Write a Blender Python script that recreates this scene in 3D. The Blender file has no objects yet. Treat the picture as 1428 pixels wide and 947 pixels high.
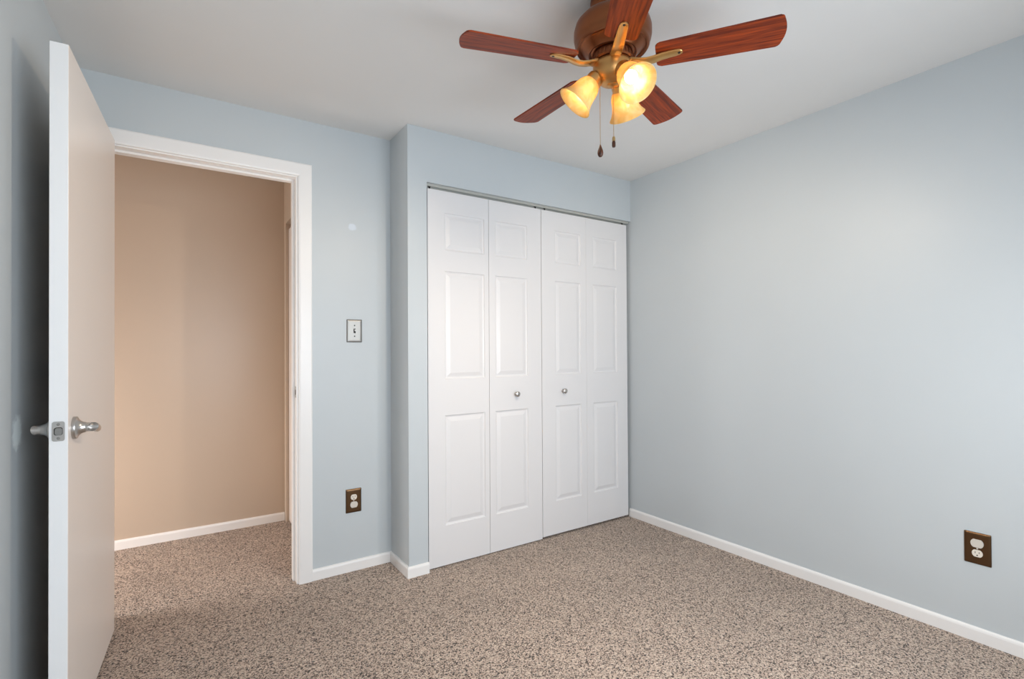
import bpy, bmesh, math, random
from math import sin, cos, pi, radians
from mathutils import Vector, Matrix

# ------------------------------------------------------------------ camera, world, light, exposure
SC = bpy.context.scene
COL = SC.collection
F_PX, YAW, Y0, PITCH, ROLL = 700.81, 0.5914, 481.75, 0.0084, -0.0058
CAM_H = 1.2176
cam_d = bpy.data.cameras.new('camera')
cam = bpy.data.objects.new('camera', cam_d)
COL.objects.link(cam)
cam_d.sensor_fit = 'HORIZONTAL'
cam_d.sensor_width = 36.0
cam_d.lens = 36.0 * F_PX / 1428.0
cam_d.shift_y = (Y0 - 473.5) / 1428.0
cam_d.clip_start = 0.02
cam.matrix_world = (Matrix.Translation((0, 0, CAM_H)) @ Matrix.Rotation(-YAW, 4, 'Z')
                    @ Matrix.Rotation(pi / 2 + PITCH, 4, 'X') @ Matrix.Rotation(ROLL, 4, 'Z'))
SC.camera = cam

world = bpy.data.worlds.new('sky')
SC.world = world
world.use_nodes = True
wb = world.node_tree.nodes['Background']
wb.inputs[0].default_value = (0.75, 0.87, 1.0, 1)
wb.inputs[1].default_value = 1.0

WIN = dict(x0=0.25, x1=2.05, z0=0.60, z1=1.80)          # the bedroom window, in the wall behind the camera
YF = -0.42                                            # that wall
def area(name, loc, rot, sx, sy, power, col, spread=pi):
    d = bpy.data.lights.new(name, 'AREA')
    d.shape = 'RECTANGLE'; d.size = sx; d.size_y = sy
    d.energy = power; d.color = col; d.spread = spread
    o = bpy.data.objects.new(name, d); COL.objects.link(o)
    o.location = loc; o.rotation_euler = rot
    return o
area('window_daylight', ((WIN['x0'] + WIN['x1']) / 2, YF + 0.06, (WIN['z0'] + WIN['z1']) / 2),
     (radians(78), 0, 0), WIN['x1'] - WIN['x0'], WIN['z1'] - WIN['z0'], 33.0, (0.82, 0.91, 1.0))
# added unseen area light, brightens the hall from its left end
area('hall_fill', (-1.85, 3.42, 0.55), (0, radians(-68), 0), 0.8, 0.8, 38.0, (1.0, 1.0, 1.0))
BULB_STRENGTH = 9.0
SHADE_WATTS = 18.0                                    # light leaving each shade's mouth
BULB_COLOR = (1.0, 0.83, 0.64)

vs = SC.view_settings
vs.view_transform = 'Standard'
vs.look = 'None'
vs.gamma = 1.0
vs.use_curve_mapping = False
vs.exposure = 0.62
cy = SC.cycles
cy.use_denoising = True
cy.max_bounces = 14
cy.diffuse_bounces = 9
cy.glossy_bounces = 4
cy.transmission_bounces = 6
cy.transparent_max_bounces = 8
cy.sample_clamp_indirect = 6.0
cy.caustics_reflective = False
cy.caustics_refractive = False

# ------------------------------------------------------------------ helpers
def lin(c):
    def f(v):
        v /= 255.0
        return v / 12.92 if v <= 0.04045 else ((v + 0.055) / 1.055) ** 2.4
    return (f(c[0]), f(c[1]), f(c[2]), 1.0)

class Nodes:
    def __init__(s, name):
        s.m = bpy.data.materials.new(name); s.m.use_nodes = True
        s.t = s.m.node_tree; s.b = s.t.nodes['Principled BSDF']
    def n(s, kind, **kw):
        x = s.t.nodes.new(kind)
        for k, v in kw.items():
            if k.startswith('i_'):
                x.inputs[k[2:].replace('_', ' ')].default_value = v
            else:
                setattr(x, k, v)
        return x
    def l(s, a, b): s.t.links.new(a, b)
    def bump(s, height, strength=0.2, dist=0.002):
        b = s.n('ShaderNodeBump'); b.inputs['Strength'].default_value = strength
        b.inputs['Distance'].default_value = dist
        s.l(height, b.inputs['Height']); s.l(b.outputs[0], s.b.inputs['Normal'])
    def pos(s): return s.n('ShaderNodeNewGeometry').outputs['Position']
    def obj(s): return s.n('ShaderNodeTexCoord').outputs['Object']

def paint(name, rgb, rough=0.5, spec=0.35, bump=0.06, scale=260.0, patches=(), var=0.03):
    """rolled wall paint: faint orange peel, faint tone drift, optional filler patches (centre, radius, colour)"""
    k = Nodes(name)
    k.b.inputs['Roughness'].default_value = rough
    k.b.inputs['Specular IOR Level'].default_value = spec
    p = k.pos()
    n1 = k.n('ShaderNodeTexNoise'); n1.inputs['Scale'].default_value = scale; n1.inputs['Detail'].default_value = 3
    k.l(p, n1.inputs['Vector']); k.bump(n1.outputs['Fac'], bump, 0.001)
    n2 = k.n('ShaderNodeTexNoise'); n2.inputs['Scale'].default_value = 2.2; n2.inputs['Detail'].default_value = 4
    k.l(p, n2.inputs['Vector'])
    mx = k.n('ShaderNodeMix', data_type='RGBA')
    c = lin(rgb)
    mx.inputs[6].default_value = tuple(v * (1 - var) for v in c[:3]) + (1,)
    mx.inputs[7].default_value = tuple(min(1, v * (1 + var)) for v in c[:3]) + (1,)
    k.l(n2.outputs['Fac'], mx.inputs[0])
    out = mx.outputs[2]
    for (cx, cyy, cz), sc, rgb2, amt in patches:
        sub = k.n('ShaderNodeVectorMath', operation='SUBTRACT'); k.l(p, sub.inputs[0]); sub.inputs[1].default_value = (cx, cyy, cz)
        dv = k.n('ShaderNodeVectorMath', operation='DIVIDE'); k.l(sub.outputs[0], dv.inputs[0]); dv.inputs[1].default_value = sc
        ln = k.n('ShaderNodeVectorMath', operation='LENGTH'); k.l(dv.outputs[0], ln.inputs[0])
        nz = k.n('ShaderNodeTexNoise'); nz.inputs['Scale'].default_value = 45; nz.inputs['Detail'].default_value = 3; k.l(p, nz.inputs['Vector'])
        ad = k.n('ShaderNodeMath', operation='MULTIPLY_ADD'); k.l(nz.outputs['Fac'], ad.inputs[0]); ad.inputs[1].default_value = 0.9; k.l(ln.outputs['Value'], ad.inputs[2])
        mr = k.n('ShaderNodeMapRange'); k.l(ad.outputs[0], mr.inputs['Value'])
        mr.inputs['From Min'].default_value = 1.55; mr.inputs['From Max'].default_value = 1.15
        mr.inputs['To Min'].default_value = 0; mr.inputs['To Max'].default_value = amt
        m2 = k.n('ShaderNodeMix', data_type='RGBA'); k.l(mr.outputs[0], m2.inputs[0]); k.l(out, m2.inputs[6]); m2.inputs[7].default_value = lin(rgb2)
        out = m2.outputs[2]
    k.l(out, k.b.inputs['Base Color'])
    return k.m

def metal(name, rgb, rough=0.3, brush=0.05, scale=400):
    k = Nodes(name)
    k.b.inputs['Base Color'].default_value = lin(rgb); k.b.inputs['Metallic'].default_value = 1.0
    n = k.n('ShaderNodeTexNoise'); n.inputs['Scale'].default_value = scale; k.l(k.obj(), n.inputs['Vector'])
    r = k.n('ShaderNodeMapRange'); k.l(n.outputs['Fac'], r.inputs['Value'])
    r.inputs['To Min'].default_value = rough - 0.06; r.inputs['To Max'].default_value = rough + 0.08
    k.l(r.outputs[0], k.b.inputs['Roughness']); k.bump(n.outputs['Fac'], brush, 0.0005)
    return k.m

def plastic(name, rgb, rough=0.35):
    k = Nodes(name)
    k.b.inputs['Roughness'].default_value = rough
    n = k.n('ShaderNodeTexNoise'); n.inputs['Scale'].default_value = 120; k.l(k.obj(), n.inputs['Vector'])
    mx = k.n('ShaderNodeMix', data_type='RGBA'); c = lin(rgb)
    mx.inputs[6].default_value = tuple(v * .95 for v in c[:3]) + (1,); mx.inputs[7].default_value = c
    k.l(n.outputs['Fac'], mx.inputs[0]); k.l(mx.outputs[2], k.b.inputs['Base Color'])
    return k.m

def carpet(name):
    k = Nodes(name)
    p = k.pos()
    warp = k.n('ShaderNodeTexNoise'); warp.inputs['Scale'].default_value = 160; warp.inputs['Detail'].default_value = 2; k.l(p, warp.inputs['Vector'])
    sub = k.n('ShaderNodeVectorMath', operation='MULTIPLY_ADD'); k.l(warp.outputs['Color'], sub.inputs[0])
    sub.inputs[1].default_value = (.008, .008, .0); k.l(p, sub.inputs[2])
    v = k.n('ShaderNodeTexVoronoi'); v.inputs['Scale'].default_value = 262; v.voronoi_dimensions = '2D'; k.l(sub.outputs[0], v.inputs['Vector'])
    sep = k.n('ShaderNodeSeparateColor'); k.l(v.outputs['Color'], sep.inputs[0])
    nz = k.n('ShaderNodeTexNoise'); nz.inputs['Scale'].default_value = 110; nz.inputs['Detail'].default_value = 3; k.l(p, nz.inputs['Vector'])
    ad = k.n('ShaderNodeMath', operation='MULTIPLY_ADD'); k.l(nz.outputs['Fac'], ad.inputs[0]); ad.inputs[1].default_value = 0.35; k.l(sep.outputs[0], ad.inputs[2])
    rmp = k.n('ShaderNodeValToRGB'); rmp.color_ramp.interpolation = 'LINEAR'
    e = rmp.color_ramp.elements
    e[0].position = 0.28; e[0].color = lin(CARPET[0])
    e[1].position = 1.0; e[1].color = lin(CARPET[4])
    for q, c in ((0.38, CARPET[1]), (0.48, CARPET[2]), (0.8, CARPET[3])):
        x = e.new(q); x.color = lin(c)
    hf = k.n('ShaderNodeMath', operation='MULTIPLY'); k.l(ad.outputs[0], hf.inputs[0]); hf.inputs[1].default_value = 0.86
    k.l(hf.outputs[0], rmp.inputs[0])
    # large soft drift from footprints and vacuum strokes in the pile
    big = k.n('ShaderNodeTexNoise'); big.inputs['Scale'].default_value = 2.6; big.inputs['Detail'].default_value = 3; k.l(p, big.inputs['Vector'])
    bm_ = k.n('ShaderNodeMapRange'); k.l(big.outputs['Fac'], bm_.inputs['Value']); bm_.inputs['From Min'].default_value = .3; bm_.inputs['From Max'].default_value = .7
    bm_.inputs['To Min'].default_value = .93; bm_.inputs['To Max'].default_value = 1.05
    mul = k.n('ShaderNodeVectorMath', operation='SCALE'); k.l(rmp.outputs[0], mul.inputs[0]); k.l(bm_.outputs[0], mul.inputs['Scale'])
    k.l(mul.outputs[0], k.b.inputs['Base Color'])
    k.b.inputs['Roughness'].default_value = 1.0
    k.b.inputs['Specular IOR Level'].default_value = 0.05
    k.b.inputs['Sheen Weight'].default_value = 0.25
    hgt = k.n('ShaderNodeMath', operation='SUBTRACT'); k.l(ad.outputs[0], hgt.inputs[0]); k.l(v.outputs['Distance'], hgt.inputs[1])
    k.bump(hgt.outputs[0], 0.75, 0.006)
    return k.m
CARPET = ((44, 31, 24), (108, 85, 69), (186, 162, 144), (210, 187, 169), (234, 217, 200))

def wood(name, dark, light, grain_axis='X'):
    k = Nodes(name)
    mp = k.n('ShaderNodeMapping'); k.l(k.obj(), mp.inputs['Vector'])
    mp.inputs['Scale'].default_value = (2.0, 38.0, 38.0) if grain_axis == 'X' else (38, 38, 2)
    n = k.n('ShaderNodeTexNoise'); n.inputs['Scale'].default_value = 3.0; n.inputs['Detail'].default_value = 6; n.inputs['Distortion'].default_value = 0.6
    k.l(mp.outputs[0], n.inputs['Vector'])
    r = k.n('ShaderNodeValToRGB'); e = r.color_ramp.elements
    e[0].position = .35; e[0].color = lin(dark); e[1].position = .68; e[1].color = lin(light)
    k.l(n.outputs['Fac'], r.inputs[0]); k.l(r.outputs[0], k.b.inputs['Base Color'])
    k.b.inputs['Roughness'].default_value = 0.5
    k.b.inputs['Specular IOR Level'].default_value = 0.3
    k.b.inputs['Coat Weight'].default_value = 0.06; k.b.inputs['Coat Roughness'].default_value = .25
    return k.m

def amber_glass(name):
    """frosted tea-stained glass with faint alabaster clouds"""
    k = Nodes(name); t = k.t
    n = k.n('ShaderNodeTexNoise'); n.inputs['Scale'].default_value = 26; n.inputs['Detail'].default_value = 4; n.inputs['Distortion'].default_value = 1.2
    k.l(k.obj(), n.inputs['Vector'])
    r = k.n('ShaderNodeValToRGB'); e = r.color_ramp.elements
    e[0].position = .3; e[0].color = lin((246, 208, 122)); e[1].position = .75; e[1].color = lin((255, 236, 178))
    k.l(n.outputs['Fac'], r.inputs[0])
    tr = k.n('ShaderNodeBsdfTranslucent'); df = k.n('ShaderNodeBsdfDiffuse'); tp = k.n('ShaderNodeBsdfTransparent'); gl = k.n('ShaderNodeBsdfGlossy')
    gl.inputs['Roughness'].default_value = .18
    for q in (tr, df, tp): k.l(r.outputs[0], q.inputs['Color'])
    m1 = k.n('ShaderNodeMixShader'); m1.inputs[0].default_value = .74; k.l(tr.outputs[0], m1.inputs[1]); k.l(df.outputs[0], m1.inputs[2])
    m2 = k.n('ShaderNodeMixShader'); m2.inputs[0].default_value = .16; k.l(m1.outputs[0], m2.inputs[1]); k.l(tp.outputs[0], m2.inputs[2])
    m3 = k.n('ShaderNodeMixShader'); m3.inputs[0].default_value = .06; k.l(m2.outputs[0], m3.inputs[1]); k.l(gl.outputs[0], m3.inputs[2])
    k.l(m3.outputs[0], t.nodes['Material Output'].inputs['Surface'])
    return k.m

def emitter(name, rgb, strength):
    k = Nodes(name); k.b.inputs['Base Color'].default_value = (1, 1, 1, 1)
    k.b.inputs['Emission Color'].default_value = (*rgb, 1); k.b.inputs['Emission Strength'].default_value = strength
    return k.m

def pane_glass(name):
    k = Nodes(name)
    tp = k.n('ShaderNodeBsdfTransparent'); gl = k.n('ShaderNodeBsdfGlossy'); gl.inputs['Roughness'].default_value = .02
    fr = k.n('ShaderNodeFresnel'); fr.inputs['IOR'].default_value = 1.45
    m = k.n('ShaderNodeMixShader'); k.l(fr.outputs[0], m.inputs[0]); k.l(tp.outputs[0], m.inputs[1]); k.l(gl.outputs[0], m.inputs[2])
    k.l(m.outputs[0], k.t.nodes['Material Output'].inputs['Surface'])
    return k.m

# ---- mesh helpers: every helper adds a shape to a bmesh
def box(bm, x0, x1, y0, y1, z0, z1, bev=0.0, seg=2):
    g = bmesh.ops.create_cube(bm, size=1.0)
    vs_ = g['verts']
    for v in vs_:
        v.co = Vector((x0 + (v.co.x + .5) * (x1 - x0), y0 + (v.co.y + .5) * (y1 - y0), z0 + (v.co.z + .5) * (z1 - z0)))
    if bev:
        es = list({e for v in vs_ for e in v.link_edges})
        bmesh.ops.bevel(bm, geom=es, offset=bev, segments=seg, profile=.5, affect='EDGES')
    return vs_
def prism(bm, pts, z0, z1):
    lo = [bm.verts.new((x, y, z0)) for x, y in pts]; hi = [bm.verts.new((x, y, z1)) for x, y in pts]
    bm.faces.new(lo[::-1]); bm.faces.new(hi)
    for i in range(len(pts)):
        j = (i + 1) % len(pts); bm.faces.new((lo[i], lo[j], hi[j], hi[i]))
def loft(bm, rings, cap0=True, cap1=True, closed=True):
    R = [[bm.verts.new(p) for p in r] for r in rings]
    for a, b in zip(R, R[1:]):
        n = len(a)
        for i in range(n if closed else n - 1):
            j = (i + 1) % n; bm.faces.new((a[i], a[j], b[j], b[i]))
    if cap0: bm.faces.new(R[0][::-1])
    if cap1: bm.faces.new(R[-1])
def lathe(bm, prof, M=Matrix(), seg=48):
    """prof: list of (r, z) along local Z; r=0 closes to a point"""
    rings = []
    for r, z in prof:
        if r < 1e-6: rings.append([bm.verts.new(M @ Vector((0, 0, z)))])
        else: rings.append([bm.verts.new(M @ Vector((r * cos(2 * pi * i / seg), r * sin(2 * pi * i / seg), z))) for i in range(seg)])
    for a, b in zip(rings, rings[1:]):
        for i in range(seg):
            j = (i + 1) % seg
            if len(a) == 1 and len(b) == 1: continue
            if len(a) == 1: bm.faces.new((a[0], b[j], b[i]))
            elif len(b) == 1: bm.faces.new((a[i], a[j], b[0]))
            else: bm.faces.new((a[i], a[j], b[j], b[i]))
def tube(bm, pts, radii, seg=12, cap=True):
    pts = [Vector(p) for p in pts]
    if not hasattr(radii, '__len__'): radii = [radii] * len(pts)
    rings = []; up = None
    for i, p in enumerate(pts):
        d = (pts[min(i + 1, len(pts) - 1)] - pts[max(i - 1, 0)]).normalized()
        if up is None: up = d.orthogonal().normalized()
        up = (up - d * up.dot(d)).normalized(); s = d.cross(up)
        rings.append([p + radii[i] * (up * cos(2 * pi * k / seg) + s * sin(2 * pi * k / seg)) for k in range(seg)])
    loft(bm, rings, cap, cap)
def axis(origin, direction):
    q = Vector(direction).normalized().to_track_quat('Z', 'Y')
    return Matrix.Translation(origin) @ q.to_matrix().to_4x4()
def obj(name, bm, mat, parent=None, smooth=False, angle=35, loc=None):
    bmesh.ops.recalc_face_normals(bm, faces=bm.faces)
    me = bpy.data.meshes.new(name)
    if smooth:
        for f in bm.faces: f.smooth = True
        for e in bm.edges:
            if len(e.link_faces) == 2 and e.calc_face_angle(0) > radians(angle): e.smooth = False
    bm.to_mesh(me); bm.free()
    me.materials.append(mat)
    o = bpy.data.objects.new(name, me); COL.objects.link(o)
    if parent: o.parent = parent
    if loc: o.location = loc
    return o
def new(): return bmesh.new()
def struct(name, bm, mat, smooth=False, label=None, category=None):
    o = obj(name, bm, mat, smooth=smooth); o['kind'] = 'structure'
    if label: o['label'] = label
    if category: o['category'] = category
    return o
def thing(name, label, category, loc=(0, 0, 0), rotz=0.0, group=None, kind=None):
    o = bpy.data.objects.new(name, None); COL.objects.link(o)
    o.empty_display_size = .1
    o.location = loc; o.rotation_euler = (0, 0, rotz)
    o['label'] = label; o['category'] = category
    if group: o['group'] = group
    if kind: o['kind'] = kind
    return o

# ------------------------------------------------------------------ materials
WALL_RGB = (193, 199, 202)
XL_AT = lambda y: -0.367 - 0.046 * (2.6 - y)          # the left wall runs very slightly off square
M_wall = paint('blue_grey_wall_paint', WALL_RGB, .42, .4)
M_wall_back = paint('blue_grey_wall_paint_patched', WALL_RGB, .42, .4,
                    patches=(((0.822, 2.815, 1.905), (.021, .05, .022), (214, 222, 232), .75),))
M_wall_left = paint('blue_grey_wall_paint_filled', WALL_RGB, .42, .4,
                    patches=(((XL_AT(2.075), 2.075, .977), (.05, .045, .052), (240, 248, 248), .9),))
M_ceiling = paint('flat_ceiling_paint', (222, 221, 219), .8, .15, .05)
M_hall = paint('beige_hall_paint', (193, 175, 157), .34, .45)
M_trim = paint('white_trim_enamel', (236, 234, 232), .32, .45, .03, 90, var=.01)
M_door = paint('white_door_enamel', (222, 220, 220), .36, .45, .03, 150, var=.01)
M_slab = paint('cream_slab_enamel', (226, 216, 208), .34, .45, .03, 150, var=.015)
M_edge = paint('white_slab_edge_enamel', (238, 238, 238), .36, .45, .02, 150, var=.01)
M_carpet = carpet('speckled_brown_carpet')
M_dark = plastic('dark_closet_void', (58, 54, 52), .9)
M_nickel = metal('satin_nickel', (196, 192, 188), .3)
M_steel = metal('brushed_plate_steel', (152, 150, 146), .45)
M_track = paint('grey_track_paint', (176, 176, 170), .45, .4)
M_bronze = metal('antique_bronze', (196, 148, 92), .36)
M_bronze_dark = metal('dark_oiled_bronze', (142, 88, 58), .36)
M_iron = metal('brushed_brass_bronze', (214, 172, 112), .34)
M_plate = metal('brown_bronze_plate', (104, 80, 58), .34)
M_ivory = plastic('ivory_plastic', (226, 218, 206), .35)
M_cap = plastic('greyed_ivory_plastic', (208, 200, 190), .5)
M_slot = plastic('socket_slot_black', (22, 20, 20), .6)
M_blade = wood('cherry_blade_veneer', (92, 28, 5), (158, 62, 16))
M_fob = wood('dark_walnut_fob', (48, 26, 16), (86, 48, 30), 'Z')
M_brass = metal('brass_bead_chain', (206, 176, 124), .3)
M_glass = amber_glass('amber_frosted_glass')
M_bulb = emitter('lit_bulb_glass', BULB_COLOR, BULB_STRENGTH)
M_pane = pane_glass('window_pane_glass')

# ------------------------------------------------------------------ room shell
H = 2.44
XR, YC, YD, XJ = 2.76, 2.552, 2.815, 1.042
YH, XH = 3.935, 0.66                                  # hall end wall, hall right wall
WT = 0.115
JX0, JX1, JZ = -0.250, 0.530, 2.130                   # clear opening of the bedroom doorway
XO0, ZO = 1.154, 2.146                                # closet opening: left edge, head
HX0 = -1.9                                            # hall runs on to the left

bm = new(); box(bm, HX0 - .1, XR + .12, YF - .25, YH + .12, -0.08, 0.0)
struct('floor', bm, M_carpet)
bm = new(); box(bm, HX0 - .1, XR + .12, YF - .25, YH + .12, H, H + .1)
struct('ceiling', bm, M_ceiling)
bm = new(); box(bm, XR, XR + .12, YF - .15, 3.3, 0, H)
struct('wall_right', bm, M_wall)
bm = new(); prism(bm, [(XL_AT(YF), YF), (XL_AT(YD), YD), (XL_AT(YD) - .15, YD), (XL_AT(YF) - .15, YF)], 0, H)
struct('wall_left', bm, M_wall_left)
# back wall with the doorway; the room side blue-grey, the hall side a thin beige skin
def wall_with_opening(bm, x0, x1, ox0, ox1, oz, y0, y1):
    box(bm, x0, ox0, y0, y1, 0, H); box(bm, ox1, x1, y0, y1, 0, H); box(bm, ox0, ox1, y0, y1, oz, H)
bm = new(); wall_with_opening(bm, XL_AT(YD) - .15, XJ, JX0 - .02, JX1 + .02, JZ + .02, YD, YD + WT - .012)
struct('wall_back', bm, M_wall_back)
bm = new(); wall_with_opening(bm, HX0, XH, JX0 - .02, JX1 + .02, JZ + .02, YD + WT - .012, YD + WT)
struct('wall_hall_front', bm, M_hall)
# closet front: jog pier on the left and header over the bifold doors
bm = new(); box(bm, XJ, XO0, YC, YD + WT, 0, H); box(bm, XO0, XR, YC, YC + .105, ZO, H)
struct('wall_closet', bm, M_wall)
bm = new(); box(bm, XO0 - .4, XR, 3.18, 3.2, 0, H)
struct('wall_closet_rear', bm, M_dark)  # shade of the closed closet put into the wall's dark colour
# wall behind the camera, with its window
bm = new()
box(bm, XL_AT(YF) - .15, WIN['x0'], YF - .13, YF, 0, H); box(bm, WIN['x1'], XR, YF - .13, YF, 0, H)
box(bm, WIN['x0'], WIN['x1'], YF - .13, YF, 0, WIN['z0']); box(bm, WIN['x0'], WIN['x1'], YF - .13, YF, WIN['z1'], H)
struct('wall_front', bm, M_wall)
# hall
bm = new(); box(bm, HX0, XH + .6, YH, YH + .12, 0, H)
struct('wall_hall_back', bm, M_hall)
HDY0, HDY1, HDZ = 2.99, 3.872, 2.128                  # the hall closet opening, in the hall's right wall
bm = new()
box(bm, XH, XH + .1, YD + WT, HDY0, 0, H); box(bm, XH, XH + .1, HDY1, YH, 0, H); box(bm, XH, XH + .1, HDY0, HDY1, HDZ, H)
box(bm, XH + .1, XH + .12, YD + WT, YH, 0, H)
struct('wall_hall_right', bm, M_hall)
bm = new(); box(bm, HX0 - .1, HX0, YD, YH + .12, 0, H)
struct('wall_hall_left', bm, M_hall)

# window behind the camera
w = thing('window_1', 'white framed window in the wall behind the viewpoint', 'window', ((WIN['x0'] + WIN['x1']) / 2, YF, WIN['z0']), kind='structure')
ww, wh = WIN['x1'] - WIN['x0'], WIN['z1'] - WIN['z0']
bm = new()
for a in (-ww / 2, ww / 2 - .045): box(bm, a, a + .045, -.1, -.04, 0, wh, .004)
for b in (0, wh / 2 - .022, wh - .045): box(bm, -ww / 2 + .045, ww / 2 - .045, -.1, -.04, b, b + .045, .004)
obj('window_frame', bm, M_trim, w)
bm = new(); box(bm, -ww / 2 + .04, ww / 2 - .04, -.074, -.070, .04, wh - .04); obj('window_pane', bm, M_pane, w)
bm = new(); box(bm, -ww / 2 - .04, ww / 2 + .04, -.04, .035, -.022, 0, .005); obj('window_sill', bm, M_trim, w)
w['label'] = 'white framed bedroom window opposite the closet doors'

# ------------------------------------------------------------------ trim
BH, BT = 0.058, 0.012
def base_run(bm, p0, p1, nrm):
    """baseboard with a softened top edge along p0-p1, standing off the wall along nrm"""
    p0, p1, n = Vector((*p0, 0)), Vector((*p1, 0)), Vector((*nrm, 0)).normalized()
    prof = [(0, 0), (BT, 0), (BT, BH - .012), (BT - .002, BH - .005), (BT - .006, BH - .001), (0, BH)]
    loft(bm, [[p + n * a + Vector((0, 0, b)) for a, b in prof] for p in (p0, p1)])
bm = new(); base_run(bm, (XR, YF), (XR, YC + .022), (-1, 0)); struct('baseboard_right', bm, M_trim)
bm = new(); base_run(bm, (.606, YD), (XJ - .0, YD), (0, -1)); struct('baseboard_back', bm, M_trim)
bm = new()
prof = [(0, 0), (BT, 0), (BT, BH - .012), (BT - .002, BH - .005), (BT - .006, BH - .001), (0, BH)]
loft(bm, [[Vector((XJ - a, YD - BT, b)) for a, b in prof], [Vector((XJ - a, YC - a, b)) for a, b in prof],
          [Vector((XO0 + .002, YC - a, b)) for a, b in prof]])
struct('baseboard_closet', bm, M_trim)
dl = Vector((0.046, 1)).normalized()
bm = new(); base_run(bm, (XL_AT(YF), YF), (XL_AT(2.79), 2.79), (1, -.046)); struct('baseboard_left', bm, M_trim)
bm = new(); base_run(bm, (HX0, YH), (XH - .002, YH), (0, -1)); struct('baseboard_hall', bm, M_trim)
bm = new(); base_run(bm, (XL_AT(YF) + .02, YF), (XR - .02, YF), (0, 1)); struct('baseboard_front', bm, M_trim)

# doorway: jamb with stop, and the room-side casing
bm = new()
y0, y1 = YD - .001, YD + WT + .001
box(bm, JX1, JX1 + .0195, y0, y1, 0, JZ + .0195); box(bm, JX0 - .0195, JX0, y0, y1, 0, JZ + .0195); box(bm, JX0, JX1, y0, y1, JZ, JZ + .0195)
ys0, ys1 = YD + .046, YD + .082
box(bm, JX1 - .011, JX1, ys0, ys1, 0, JZ, .002); box(bm, JX0, JX0 + .011, ys0, ys1, 0, JZ, .002); box(bm, JX0 + .011, JX1 - .011, ys0, ys1, JZ - .011, JZ, .002)
jamb = struct('trim_1', bm, M_trim, label='white door jamb with stop lining the open doorway', category='door jamb')
# strike plate let into the latch jamb
bm = new(); box(bm, JX1 - .0012, JX1 + .001, YD + .006, YD + .034, .972, 1.030, .0005, 1)
obj('strike_plate', bm, M_nickel, jamb)
bm = new(); box(bm, JX1 - .0016, JX1 + .001, YD + .011, YD + .024, .987, 1.013); obj('strike_hole', bm, M_slot, jamb)

def casing(bm, yface, sgn, xi0, xi1, zi, wid):
    """mitred flat casing with a small rounded inner bead; sgn -1 faces the bedroom"""
    prof = [(0, 0), (0, .011), (.003, .0140), (.010, .0155), (wid - .006, .016), (wid, .013), (wid, 0)]
    path = []
    for (x, z, ox, oz) in ((xi0, 0, -1, 0), (xi0, zi, -1, 1), (xi1, zi, 1, 1), (xi1, 0, 1, 0)):
        path.append([Vector((x + ox * a, yface + sgn * b, z + oz * a)) for a, b in prof])
    loft(bm, path)
bm = new(); casing(bm, YD, -1, JX0 - .008, JX1 + .008, JZ + .006, .068)
struct('trim_2', bm, M_trim, label='white casing around the open bedroom doorway', category='door casing')
bm = new(); casing(bm, YD + WT, 1, JX0 - .008, JX1 + .008, JZ + .006, .06)
struct('trim_3', bm, M_trim, label='white casing on the hall side of the doorway', category='door casing')

# ------------------------------------------------------------------ open bedroom door
PA, PB = Vector((-0.216, 2.773)), Vector((-0.2628, 1.9794))
du = (PB - PA); DW = du.length
rz = math.atan2(du.y, du.x)
TH, D0, D1 = 0.044, 0.016, 2.139
door = thing('door_1', 'plain cream slab door standing open into the room beside the doorway', 'door', (PA.x, PA.y, 0), rz, kind='structure')
# local frame: +x hinge -> free edge, +y is towards the right of that (the hall-side face lies at y=0, body at y<0 or >0)
# world +X side is the visible face; local +y = rotate(du, 90deg)
side = Vector((-du.y, du.x)).normalized()             # local +y in world
S = -1.0 if side.x > 0 else 1.0                       # body extends away from the visible face
ya, yb = (S * TH, 0.0) if S < 0 else (0.0, S * TH)
bm = new(); box(bm, 0, DW - .0015, ya, yb, D0, D1, .0012, 1)
obj('door_slab', bm, M_slab, door)
bm = new(); box(bm, DW - .0025, DW, ya + .0008, yb - .0008, D0 + .001, D1 - .001, .0004, 1)
obj('latch_edge', bm, M_edge, door)['label'] = 'white painted latch edge'
LZ = 0.984; LX = DW - .066
def lever(sg):
    """rose, neck and lever bar pointing back to the hinge; sg is the side the lever stands on (local y)"""
    yf = 0.0 if sg == -S else S * TH
    bm = new()
    lathe(bm, [(0, 0), (.0345, 0), (.0345, .006), (.0335, .009), (.030, .0105), (.0245, .0135), (.0195, .0185), (.0168, .0235), (.0158, .028), (.0150, .030), (0, .030)],
          axis((LX, yf, LZ), (0, sg, 0)), 44)
    h_ = obj('lever_handle', bm, M_nickel, door, True)
    bm = new()
    # round bar leaving the neck, mitred elbow, then back along the door with a slight droop
    n_ = 24
    def ring(c, u, v, r): return [Vector(c) + r * (cos(2 * pi * i / n_) * Vector(u) + sin(2 * pi * i / n_) * Vector(v)) for i in range(n_)]
    Z = (0, 0, 1)
    o_ = yf + sg * .046
    rings = [ring((LX, yf + sg * .026, LZ), (1, 0, 0), Z, .0140), ring((LX, yf + sg * .036, LZ), (1, 0, 0), Z, .0140),
             ring((LX, o_, LZ), (1, -sg * .9, 0), Z, .0138),
             ring((LX - .020, o_, LZ - .002), (0, -sg, 0), Z, .0136), ring((LX - .055, o_ - sg * .001, LZ - .009), (0, -sg, 0), Z, .0128),
             ring((LX - .082, o_ - sg * .003, LZ - .015), (0, -sg, 0), Z, .0122), ring((LX - .086, o_ - sg * .0032, LZ - .016), (0, -sg, 0), Z, .0108)]
    loft(bm, rings)
    obj('lever_bar', bm, M_nickel, h_, True, 30)
lever(-S); lever(S)
ym = (ya + yb) / 2
bm = new()
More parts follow.
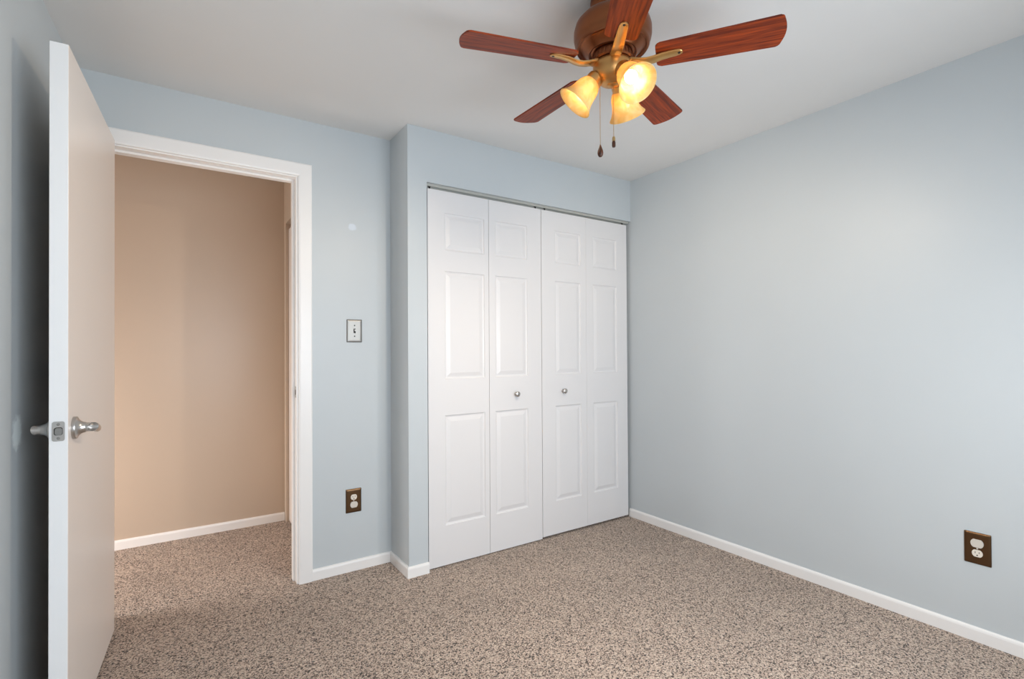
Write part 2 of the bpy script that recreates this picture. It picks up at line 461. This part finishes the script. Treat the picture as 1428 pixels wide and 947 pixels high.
def rrect(cx, cz, hw, hh, r, n=6):
    out = []
    for sx, sz, a0 in ((1, 1, 0), (-1, 1, 90), (-1, -1, 180), (1, -1, 270)):
        for i in range(n + 1):
            a = radians(a0 + 90 * i / n); out.append((cx + sx * (hw - r) + r * cos(a), cz + sz * (hh - r) + r * sin(a)))
    return out
loft(bm, [[(x, ym + a, LZ + b) for a, b in rrect(0, 0, .0145, .029, .006)] for x in (DW - .0005, DW + .0012)])
lp = obj('latch_plate', bm, M_nickel, door)
bm = new()
loft(bm, [[(x, ym + a, LZ + b) for a, b in rrect(0, 0, .0102, .0118, .0065)] for x in (DW + .0008, DW + .0015)])
obj('bolt_gap', bm, M_slot, lp)
bm = new()
loft(bm, [[(DW + .001, ym + a, LZ + b) for a, b in rrect(0, 0, .009, .0105, .006)], [(DW + .008, ym + a * .9 - S * .002, LZ + b) for a, b in rrect(0, 0, .009, .0105, .006)]])
obj('latch_bolt', bm, M_steel, lp, True)
for dz in (.0205, -.0205):
    bm = new(); lathe(bm, [(0, 0), (.0042, 0), (.0036, .0012), (0, .0016)], axis((DW + .001, ym, LZ + dz), (1, 0, 0)), 16)
    obj('screw', bm, M_steel, lp, True)
for z in (.25, 1.08, 1.88):
    bm = new(); lathe(bm, [(0, 0), (.006, 0), (.006, .09), (0, .09)], axis((.0, S * TH + S * .006, z), (0, 0, 1)), 16)
    box(bm, -.0015, 0.0005, min(S * .008, S * TH), max(S * .008, S * TH), z, z + .09)
    obj('hinge', bm, M_nickel, door, True)

# ------------------------------------------------------------------ bifold doors
def panel_leaf(bm, x0, x1, z0, z1, th, px0, px1, zs):
    """moulded leaf: front face at y=0 (looking along -y), three raised panels"""
    xs = [x0, px0, px1, x1]
    zl = [z0] + [v for p in zs for v in p] + [z1]
    V = {}
    def vert(x, z, y=0.0):
        k_ = (round(x, 5), round(z, 5), round(y, 5))
        if k_ not in V: V[k_] = bm.verts.new((x, y, z))
        return V[k_]
    for i in range(3):
        for j in range(len(zl) - 1):
            a, b, c, d = xs[i], xs[i + 1], zl[j], zl[j + 1]
            if i == 1 and j % 2 == 1:
                rings = [(0, 0), (.004, .0055), (.010, .0075), (.013, .0075), (.034, .0015), (.037, .0010)]
                R = [[vert(a + s, c + s, y), vert(b - s, c + s, y), vert(b - s, d - s, y), vert(a + s, d - s, y)] for s, y in rings]
                for p, q in zip(R, R[1:]):
                    for m in range(4):
                        n = (m + 1) % 4; bm.faces.new((p[m], p[n], q[n], q[m]))
                bm.faces.new(R[-1])
            else:
                bm.faces.new((vert(a, c), vert(b, c), vert(b, d), vert(a, d)))
    # sides and back
    fr = [vert(x, z0) for x in xs] + [vert(x1, z) for z in zl[1:-1]] + [vert(x, z1) for x in xs[::-1]] + [vert(x0, z) for z in zl[1:-1][::-1]]
    bk = [bm.verts.new((v.co.x, th, v.co.z)) for v in fr]
    n = len(fr)
    for i in range(n): bm.faces.new((fr[i], fr[(i + 1) % n], bk[(i + 1) % n], bk[i]))
    bm.faces.new(bk[::-1])
ZS = [(.228, .848), (1.052, 1.665), (1.783, 1.996)]
YFR = YC + .018
def bifold(name, label, leaves, kx, ztop, zbot):
    x_mid = (leaves[0][0] + leaves[-1][1]) / 2
    r = thing(name, label, 'door', (x_mid, YFR, 0), kind='structure')
    for x0, x1, p0, p1 in leaves:
        bm = new(); panel_leaf(bm, x0 - x_mid, x1 - x_mid, zbot, ztop, .034, p0 - x_mid, p1 - x_mid, ZS)
        lf = obj('door_leaf', bm, M_door, r)
        if x0 <= kx <= x1:
            bm = new()
            lathe(bm, [(0, 0), (.0095, 0), (.0095, .003), (.006, .006), (.0055, .012), (.009, .016), (.0150, .019), (.0165, .0235), (.0160, .027), (.0125, .0305), (.006, .032), (0, .0323)],
                  axis((kx - x_mid, 0, .944), (0, -1, 0)), 32)
            obj('knob', bm, M_nickel, lf, True)['label'] = 'round satin nickel knob'
    return r
bifold('door_2', 'left pair of white six-panel folding closet doors', [(1.166, 1.5605, 1.268, 1.532), (1.5630, 1.9535, 1.606, 1.846)], 1.752, 2.118, .006)
bifold('door_3', 'right pair of white six-panel folding closet doors against the side wall', [(1.9575, 2.3390, 2.066, 2.290), (2.3402, 2.735, 2.400, 2.632)], 2.130, 2.118, .015)
# overhead track with its hanger pins
t = thing('trim_4', 'thin metal sliding track under the closet header', 'door track', ((XO0 + XR) / 2, YC + .030, ZO), kind='structure')
bm = new(); L = (XR - XO0) / 2 - .004
box(bm, -L, L, -.014, .014, -.003, -.0005); box(bm, -L, L, -.014, -.012, -.0155, -.003); box(bm, -L, L, .012, .014, -.019, -.003)
obj('track_channel', bm, M_track, t)
for x in (1.185, 1.92, 1.995, 2.705):
    bm = new(); lathe(bm, [(0, -.032), (.004, -.032), (.004, -.012), (.0085, -.012), (.0085, -.004), (0, -.004)], axis((x - (XO0 + XR) / 2, 0, 0), (0, 0, 1)), 16)
    obj('pivot_pin', bm, M_dark, t, True)

# hall closet door, seen as a sliver beyond the doorway
r = thing('door_4', 'narrow glimpse of a folding closet door at the end of the hall', 'door', (XH + .018, (HDY0 + HDY1) / 2, 0), radians(-90), kind='structure')
hw = (HDY1 - HDY0) / 2
for a, b in ((-hw + .006, -.001), (.001, hw - .006)):
    bm = new(); panel_leaf(bm, a, b, .012, 2.088, .034, a + .09, b - .09, [(.22, .84), (1.04, 1.65), (1.77, 1.98)])
    obj('door_leaf', bm, M_slab, r)

# ------------------------------------------------------------------ switch and outlets
def plate(bm, w, h, d=.006, bev=.010, r=.003):
    """wall plate in local x (width), z (height), facing -y, with sloped borders"""
    rings = []
    for y, ins in ((0, 0), (-d * .42, .0), (-d * .62, bev * .12), (-d * .86, bev * .45), (-d, bev)):
        rings.append([(x, y, z) for x, z in rrect(0, 0, w / 2 - ins, h / 2 - ins, r)])
    loft(bm, rings)
def wall_thing(name, label, cat, loc, rotz, group=None): return thing(name, label, cat, loc, rotz, group)
def screw_on(parent, z, y, mat, r=.0034):
    bm = new(); lathe(bm, [(0, 0), (r, 0), (r * .85, .0011), (0, .0014)], axis((0, y, z), (0, -1, 0)), 16)
    box(bm, -r * .8, r * .8, y - .0017, y - .0010, z - .0004, z + .0004)
    obj('screw', bm, mat, parent)
sw = wall_thing('light_switch', 'brushed steel light switch plate beside the open doorway', 'light switch', (.8315, YD, 1.327), 0)
bm = new(); plate(bm, .084, .127, .008, .011); obj('switch_plate', bm, M_steel, sw)
bm = new(); box(bm, -.0055, .0055, -.0095, -.007, -.0125, .0125, .0006, 1); obj('toggle_bezel', bm, M_slot, sw)
bm = new()
loft(bm, [[(-.0042, -.008, -.008), (.0042, -.008, -.008), (.0042, -.008, .004), (-.0042, -.008, .004)],
          [(-.0034, -.018, -.001), (.0034, -.018, -.001), (.0034, -.018, .007), (-.0034, -.018, .007)]])
obj('toggle', bm, M_steel, sw)
for z in (.030, -.030): screw_on(sw, z, -.008, M_slot, .0038)

def round_face(bm, cx, cz, y0, y1, r, flat):
    """duplex receptacle face: circle with flattened top and bottom"""
    rings = []
    for y, k in ((y0, 1.0), (y1 + .0008, 1.0), (y1, .95)):
        rings.append([(cx + k * r * cos(a), y, cz + k * max(-flat, min(flat, r * sin(a)))) for a in [2 * pi * i / 40 for i in range(40)]])
    loft(bm, rings)
def outlet(label, loc, rotz, cap_on_top):
    o = wall_thing('wall_outlet', label, 'outlet', loc, rotz, None)
    bm = new(); plate(bm, .085, .130, .007, .009); obj('cover_plate', bm, M_plate, o)
    zc = .0215 if cap_on_top else -.0205
    zr = -.0195 if cap_on_top else .0205
    bm = new(); round_face(bm, 0, zr, -.005, -.0095, .0172, .0145)
    rc = obj('receptacle', bm, M_ivory, o, True)
    bm = new()
    box(bm, -.0072, -.0052, -.0098, -.0092, zr - .0005, zr + .0075); box(bm, .0052, .0072, -.0098, -.0092, zr + .0005, zr + .007)
    lathe(bm, [(0, 0), (.0026, 0), (.0026, .0004), (0, .0004)], axis((0, -.0094, zr - .0075), (0, -1, 0)), 12)
    obj('socket_slots', bm, M_slot, rc)
    bm = new(); round_face(bm, 0, zc, -.005, -.0125, .0205, .0165)
    c = obj('safety_cap', bm, M_cap, o, True); c['label'] = 'blank ivory child-safety cap'
    screw_on(o, .0, -.007, M_ivory, .0032)
    return o
outlet('dark bronze wall outlet below the light switch, by the closet corner', (.8245, YD, .386), 0, False)
outlet('dark bronze wall outlet low on the long bare side wall', (XR, .6605, .384), radians(90) * -1, True)

# ------------------------------------------------------------------ ceiling fan
FX, FY, FZ = 1.2726, 1.2533, 2.2157                   # hub axis, blade plane
fan = thing('ceiling_fan', 'five-blade bronze ceiling fan with three bell shaped amber glass shades', 'ceiling fan', (FX, FY, H))
def fz(z): return z - H
def lp_(prof): return [(r, fz(z)) for r, z in prof]
bm = new(); lathe(bm, lp_([(0, 2.4398), (.074, 2.4398), (.076, 2.432), (.075, 2.414), (.071, 2.408), (.071, 2.396), (.067, 2.390), (.067, 2.376), (0, 2.376)]), seg=64)
obj('canopy', bm, M_bronze_dark, fan, True)
bm = new(); lathe(bm, lp_([(0, 2.384), (.064, 2.384), (.088, 2.379), (.112, 2.367), (.128, 2.349), (.134, 2.328), (.134, 2.306), (.131, 2.290), (.126, 2.280),
                           (.127, 2.274), (.123, 2.268), (.116, 2.268), (.113, 2.272), (.106, 2.270), (.088, 2.252), (.083, 2.247), (.079, 2.248), (.076, 2.252), (.062, 2.246), (0, 2.246)]), seg=72)
obj('motor_housing', bm, M_bronze_dark, fan, True, 50)
bm = new(); lathe(bm, lp_([(0, 2.248), (.070, 2.248), (.071, 2.240), (.071, 2.222), (.066, 2.218), (0, 2.218)]), seg=64)
for i in range(30):                                   # cooling slots round the flywheel
    a = 2 * pi * i / 30
    M = Matrix.Rotation(a, 4, 'Z')
    for v in box(bm, .0705, .0725, -.0022, .0022, fz(2.224), fz(2.240)): v.co = M @ v.co
obj('flywheel', bm, M_bronze_dark, fan, True)
bm = new(); lathe(bm, lp_([(0, 2.218), (.060, 2.218), (.066, 2.214), (.0685, 2.205), (.068, 2.192), (.064, 2.176), (.056, 2.161), (.044, 2.150), (.030, 2.143), (.020, 2.141), (.018, 2.137), (.010, 2.134), (0, 2.133)]), seg=64)
obj('switch_housing', bm, M_bronze, fan, True, 50)

W0, W1, R0, R1, RT = .108, .130, .146, .529, .542
PT = -0.1806
TB = .0055
def blade_bm():
    """blade in its own frame: x outwards from the hub axis, tilted about x"""
    bm = new(); out = []
    def corner(cx, cy_, r, a0, a1, n=6):
        for i in range(n + 1):
            a = radians(a0 + (a1 - a0) * i / n); out.append((cx + r * cos(a), cy_ + r * sin(a)))
    rc = .016
    corner(R0 + rc, -W0 / 2 + rc, rc, 180, 270)
    corner(R1 - .012, -W1 / 2 + .012, .012, 270, 345)
    for i in range(1, 8):
        t_ = i / 8; y = (-W1 / 2 + .012) * (1 - t_) + (W1 / 2 - .012) * t_
        out.append((R1 + (RT - R1) * (1 - (2 * t_ - 1) ** 2) * .9, y))
    corner(R1 - .012, W1 / 2 - .012, .012, 15, 90)
    corner(R0 + rc, W0 / 2 - rc, rc, 90, 180)
    loft(bm, [[(x, y, z) for x, y in out] for z in (-TB / 2, TB / 2)])
    es = [e for e in bm.edges if abs(e.verts[0].co.z - e.verts[1].co.z) < 1e-5]
    bmesh.ops.bevel(bm, geom=es, offset=.0012, segments=2, affect='EDGES')
    return bm
def iron_bm():
    """blade iron in the blade frame: from the flywheel out under the blade with a rounded, slotted end"""
    bm = new(); rings = []
    st = [(.058, .038, .010, -.004), (.075, .038, .008, -.007), (.095, .037, .007, -.013), (.118, .036, .0065, -.0165), (.140, .035, .006, -.0150),
          (.165, .033, .0055, -.0090), (.190, .031, .005, -.0062), (.210, .029, .0045, -.0054), (.222, .025, .0042, -.0052), (.230, .015, .0042, -.0052), (.2325, .004, .0042, -.0052)]
    for x, w_, h_, z in st:
        prof = [(-.5, -.15), (-.42, -.5), (.42, -.5), (.5, -.15), (.5, .5), (-.5, .5)]
        twist = min(1, max(0, (x - .07) / .08)); twist = 1 - twist   # level at the flywheel, flat to the blade outside
        c_, s_ = cos(-PT * twist), sin(-PT * twist)
        rings.append([(x, a * w_ * c_ - b * h_ * s_, z + a * w_ * s_ + b * h_ * c_) for a, b in prof])
    loft(bm, rings)
    return bm
blades = []
A0 = radians(162.19)
for k in range(5):
    a = A0 - k * 2 * pi / 5
    if k == 0:
        b = obj('blade', blade_bm(), M_blade, fan)
        ir = obj('blade_iron', iron_bm(), M_iron, b, True, 40)
        scs = []
        bm = new(); lathe(bm, [(0, 0), (.0048, 0), (.0040, .0016), (0, .0022)], axis((.221, 0, -.0068), (0, 0, -1)), 16)
        scs.append(obj('screw', bm, M_slot, b, True))
        first, kids = b, [ir] + scs
    else:
        b = first.copy(); COL.objects.link(b); b.parent = fan
        for c in kids:
            d = c.copy(); COL.objects.link(d); d.parent = b
    b.matrix_local = Matrix.Translation((0, 0, fz(FZ))) @ Matrix.Rotation(a, 4, 'Z') @ Matrix.Rotation(PT, 4, 'X')

# three lamps
NR, NZ, MR, MZ = .062, 2.163, .132, 2.083
first = None
for k, deg in enumerate((141.5, 21.5, 261.5)):
    if first is None:
        org = Vector((NR, 0, fz(NZ))); ax = Vector((MR - NR, 0, MZ - NZ)); L = ax.length; ax.normalize()
        M = axis(org, ax)
        bm = new(); lathe(bm, [(0, -.030), (.016, -.030), (.018, -.018), (.0285, -.010), (.0300, .004), (.0300, .014), (.0275, .015), (.0270, .004), (0, .004)], M, 40)
        lamp = obj('lamp_holder', bm, M_iron, fan, True)
        bm = new()
        outer = [(.0262, .004), (.0275, .010), (.0345, .020), (.0405, .033), (.0435, .048), (.0455, .063), (.0495, .078), (.0560, .092), (.0635, .103), (.0660, .106)]
        prof_ = outer + [(.0665, .1075), (.0650, .1085)] + [(r - .0032, z + .001) for r, z in outer[::-1]]
        lathe(bm, prof_, M, 56)
        sh = obj('glass_shade', bm, M_glass, lamp, True, 60)
        bm = new(); lathe(bm, [(0, .004), (.0130, .004), (.0130, .022), (.0120, .024), (0, .024)], M, 24)
        so = obj('bulb_socket', bm, M_ivory, lamp, True)
        bm = new()
        pr = [(.0105, .024), (.0115, .030), (.0160, .038)] + [(.0215 * cos(t), .056 + .0215 * sin(t)) for t in [radians(q) for q in range(-35, 90, 12)]] + [(0, .0775)]
        lathe(bm, [(0, .024)] + pr, M, 32)
        bu = obj('light_bulb', bm, M_bulb, lamp, True)
        first, kids = lamp, [sh, so, bu]
    else:
        lamp = first.copy(); COL.objects.link(lamp); lamp.parent = fan
        for c in kids:
            d = c.copy(); COL.objects.link(d); d.parent = lamp
    lamp.rotation_euler = (0, 0, radians(deg))
    sd = bpy.data.lights.new('lamp_light', 'SPOT')
    sd.energy = SHADE_WATTS; sd.color = BULB_COLOR; sd.spot_size = radians(150); sd.spot_blend = .75; sd.shadow_soft_size = .022
    so_ = bpy.data.objects.new('lamp_light', sd); COL.objects.link(so_); so_.parent = lamp
    so_.location = org + ax * .118
    so_.rotation_euler = (-ax).to_track_quat('Z', 'Y').to_euler()

# pull chains
rx, ry = cos(-YAW), sin(-YAW)
def chain(dx, dy, ztop, zend, dark_tip):
    x, y = dx, dy
    bm = new()
    tube(bm, [(x, y, fz(ztop)), (x, y, fz(zend) + .0)], .0007, 6)
    n = int((ztop - zend) / .0048)
    for i in range(n):
        z = fz(ztop) - (i + .5) * (ztop - zend) / n
        lathe(bm, [(0, -.0016), (.0014, -.0008), (.0014, .0008), (0, .0016)], Matrix.Translation((x, y, z)), 6)
    c = obj('pull_chain', bm, M_brass, fan, True)
    bm = new(); z = fz(zend)
    if dark_tip:
        lathe(bm, [(0, -.022), (.0050, -.021), (.0062, -.016), (.0062, -.006), (.0045, .0), (0, .0)], Matrix.Translation((x, y, z - .014)), 20)
        obj('pull_fob', bm, M_fob, c, True)
        bm = new(); lathe(bm, [(0, 0), (.0042, -.0), (.0055, -.006), (.0055, -.0145), (0, -.0145)][::-1], Matrix.Translation((x, y, z + .001)), 20)
        obj('fob_cap', bm, M_brass, c, True)
    else:
        lathe(bm, [(0, -.042), (.0050, -.0405), (.0088, -.035), (.0102, -.028), (.0092, -.020), (.0060, -.011), (.0034, -.004), (.0022, .001), (0, .0012)], Matrix.Translation((x, y, z)), 24)
        obj('pull_fob', bm, M_fob, c, True)
chain(-.045 * rx, -.045 * ry, 2.153, 1.930, False)
chain(.002 * rx, .002 * ry, 2.134, 1.958, True)
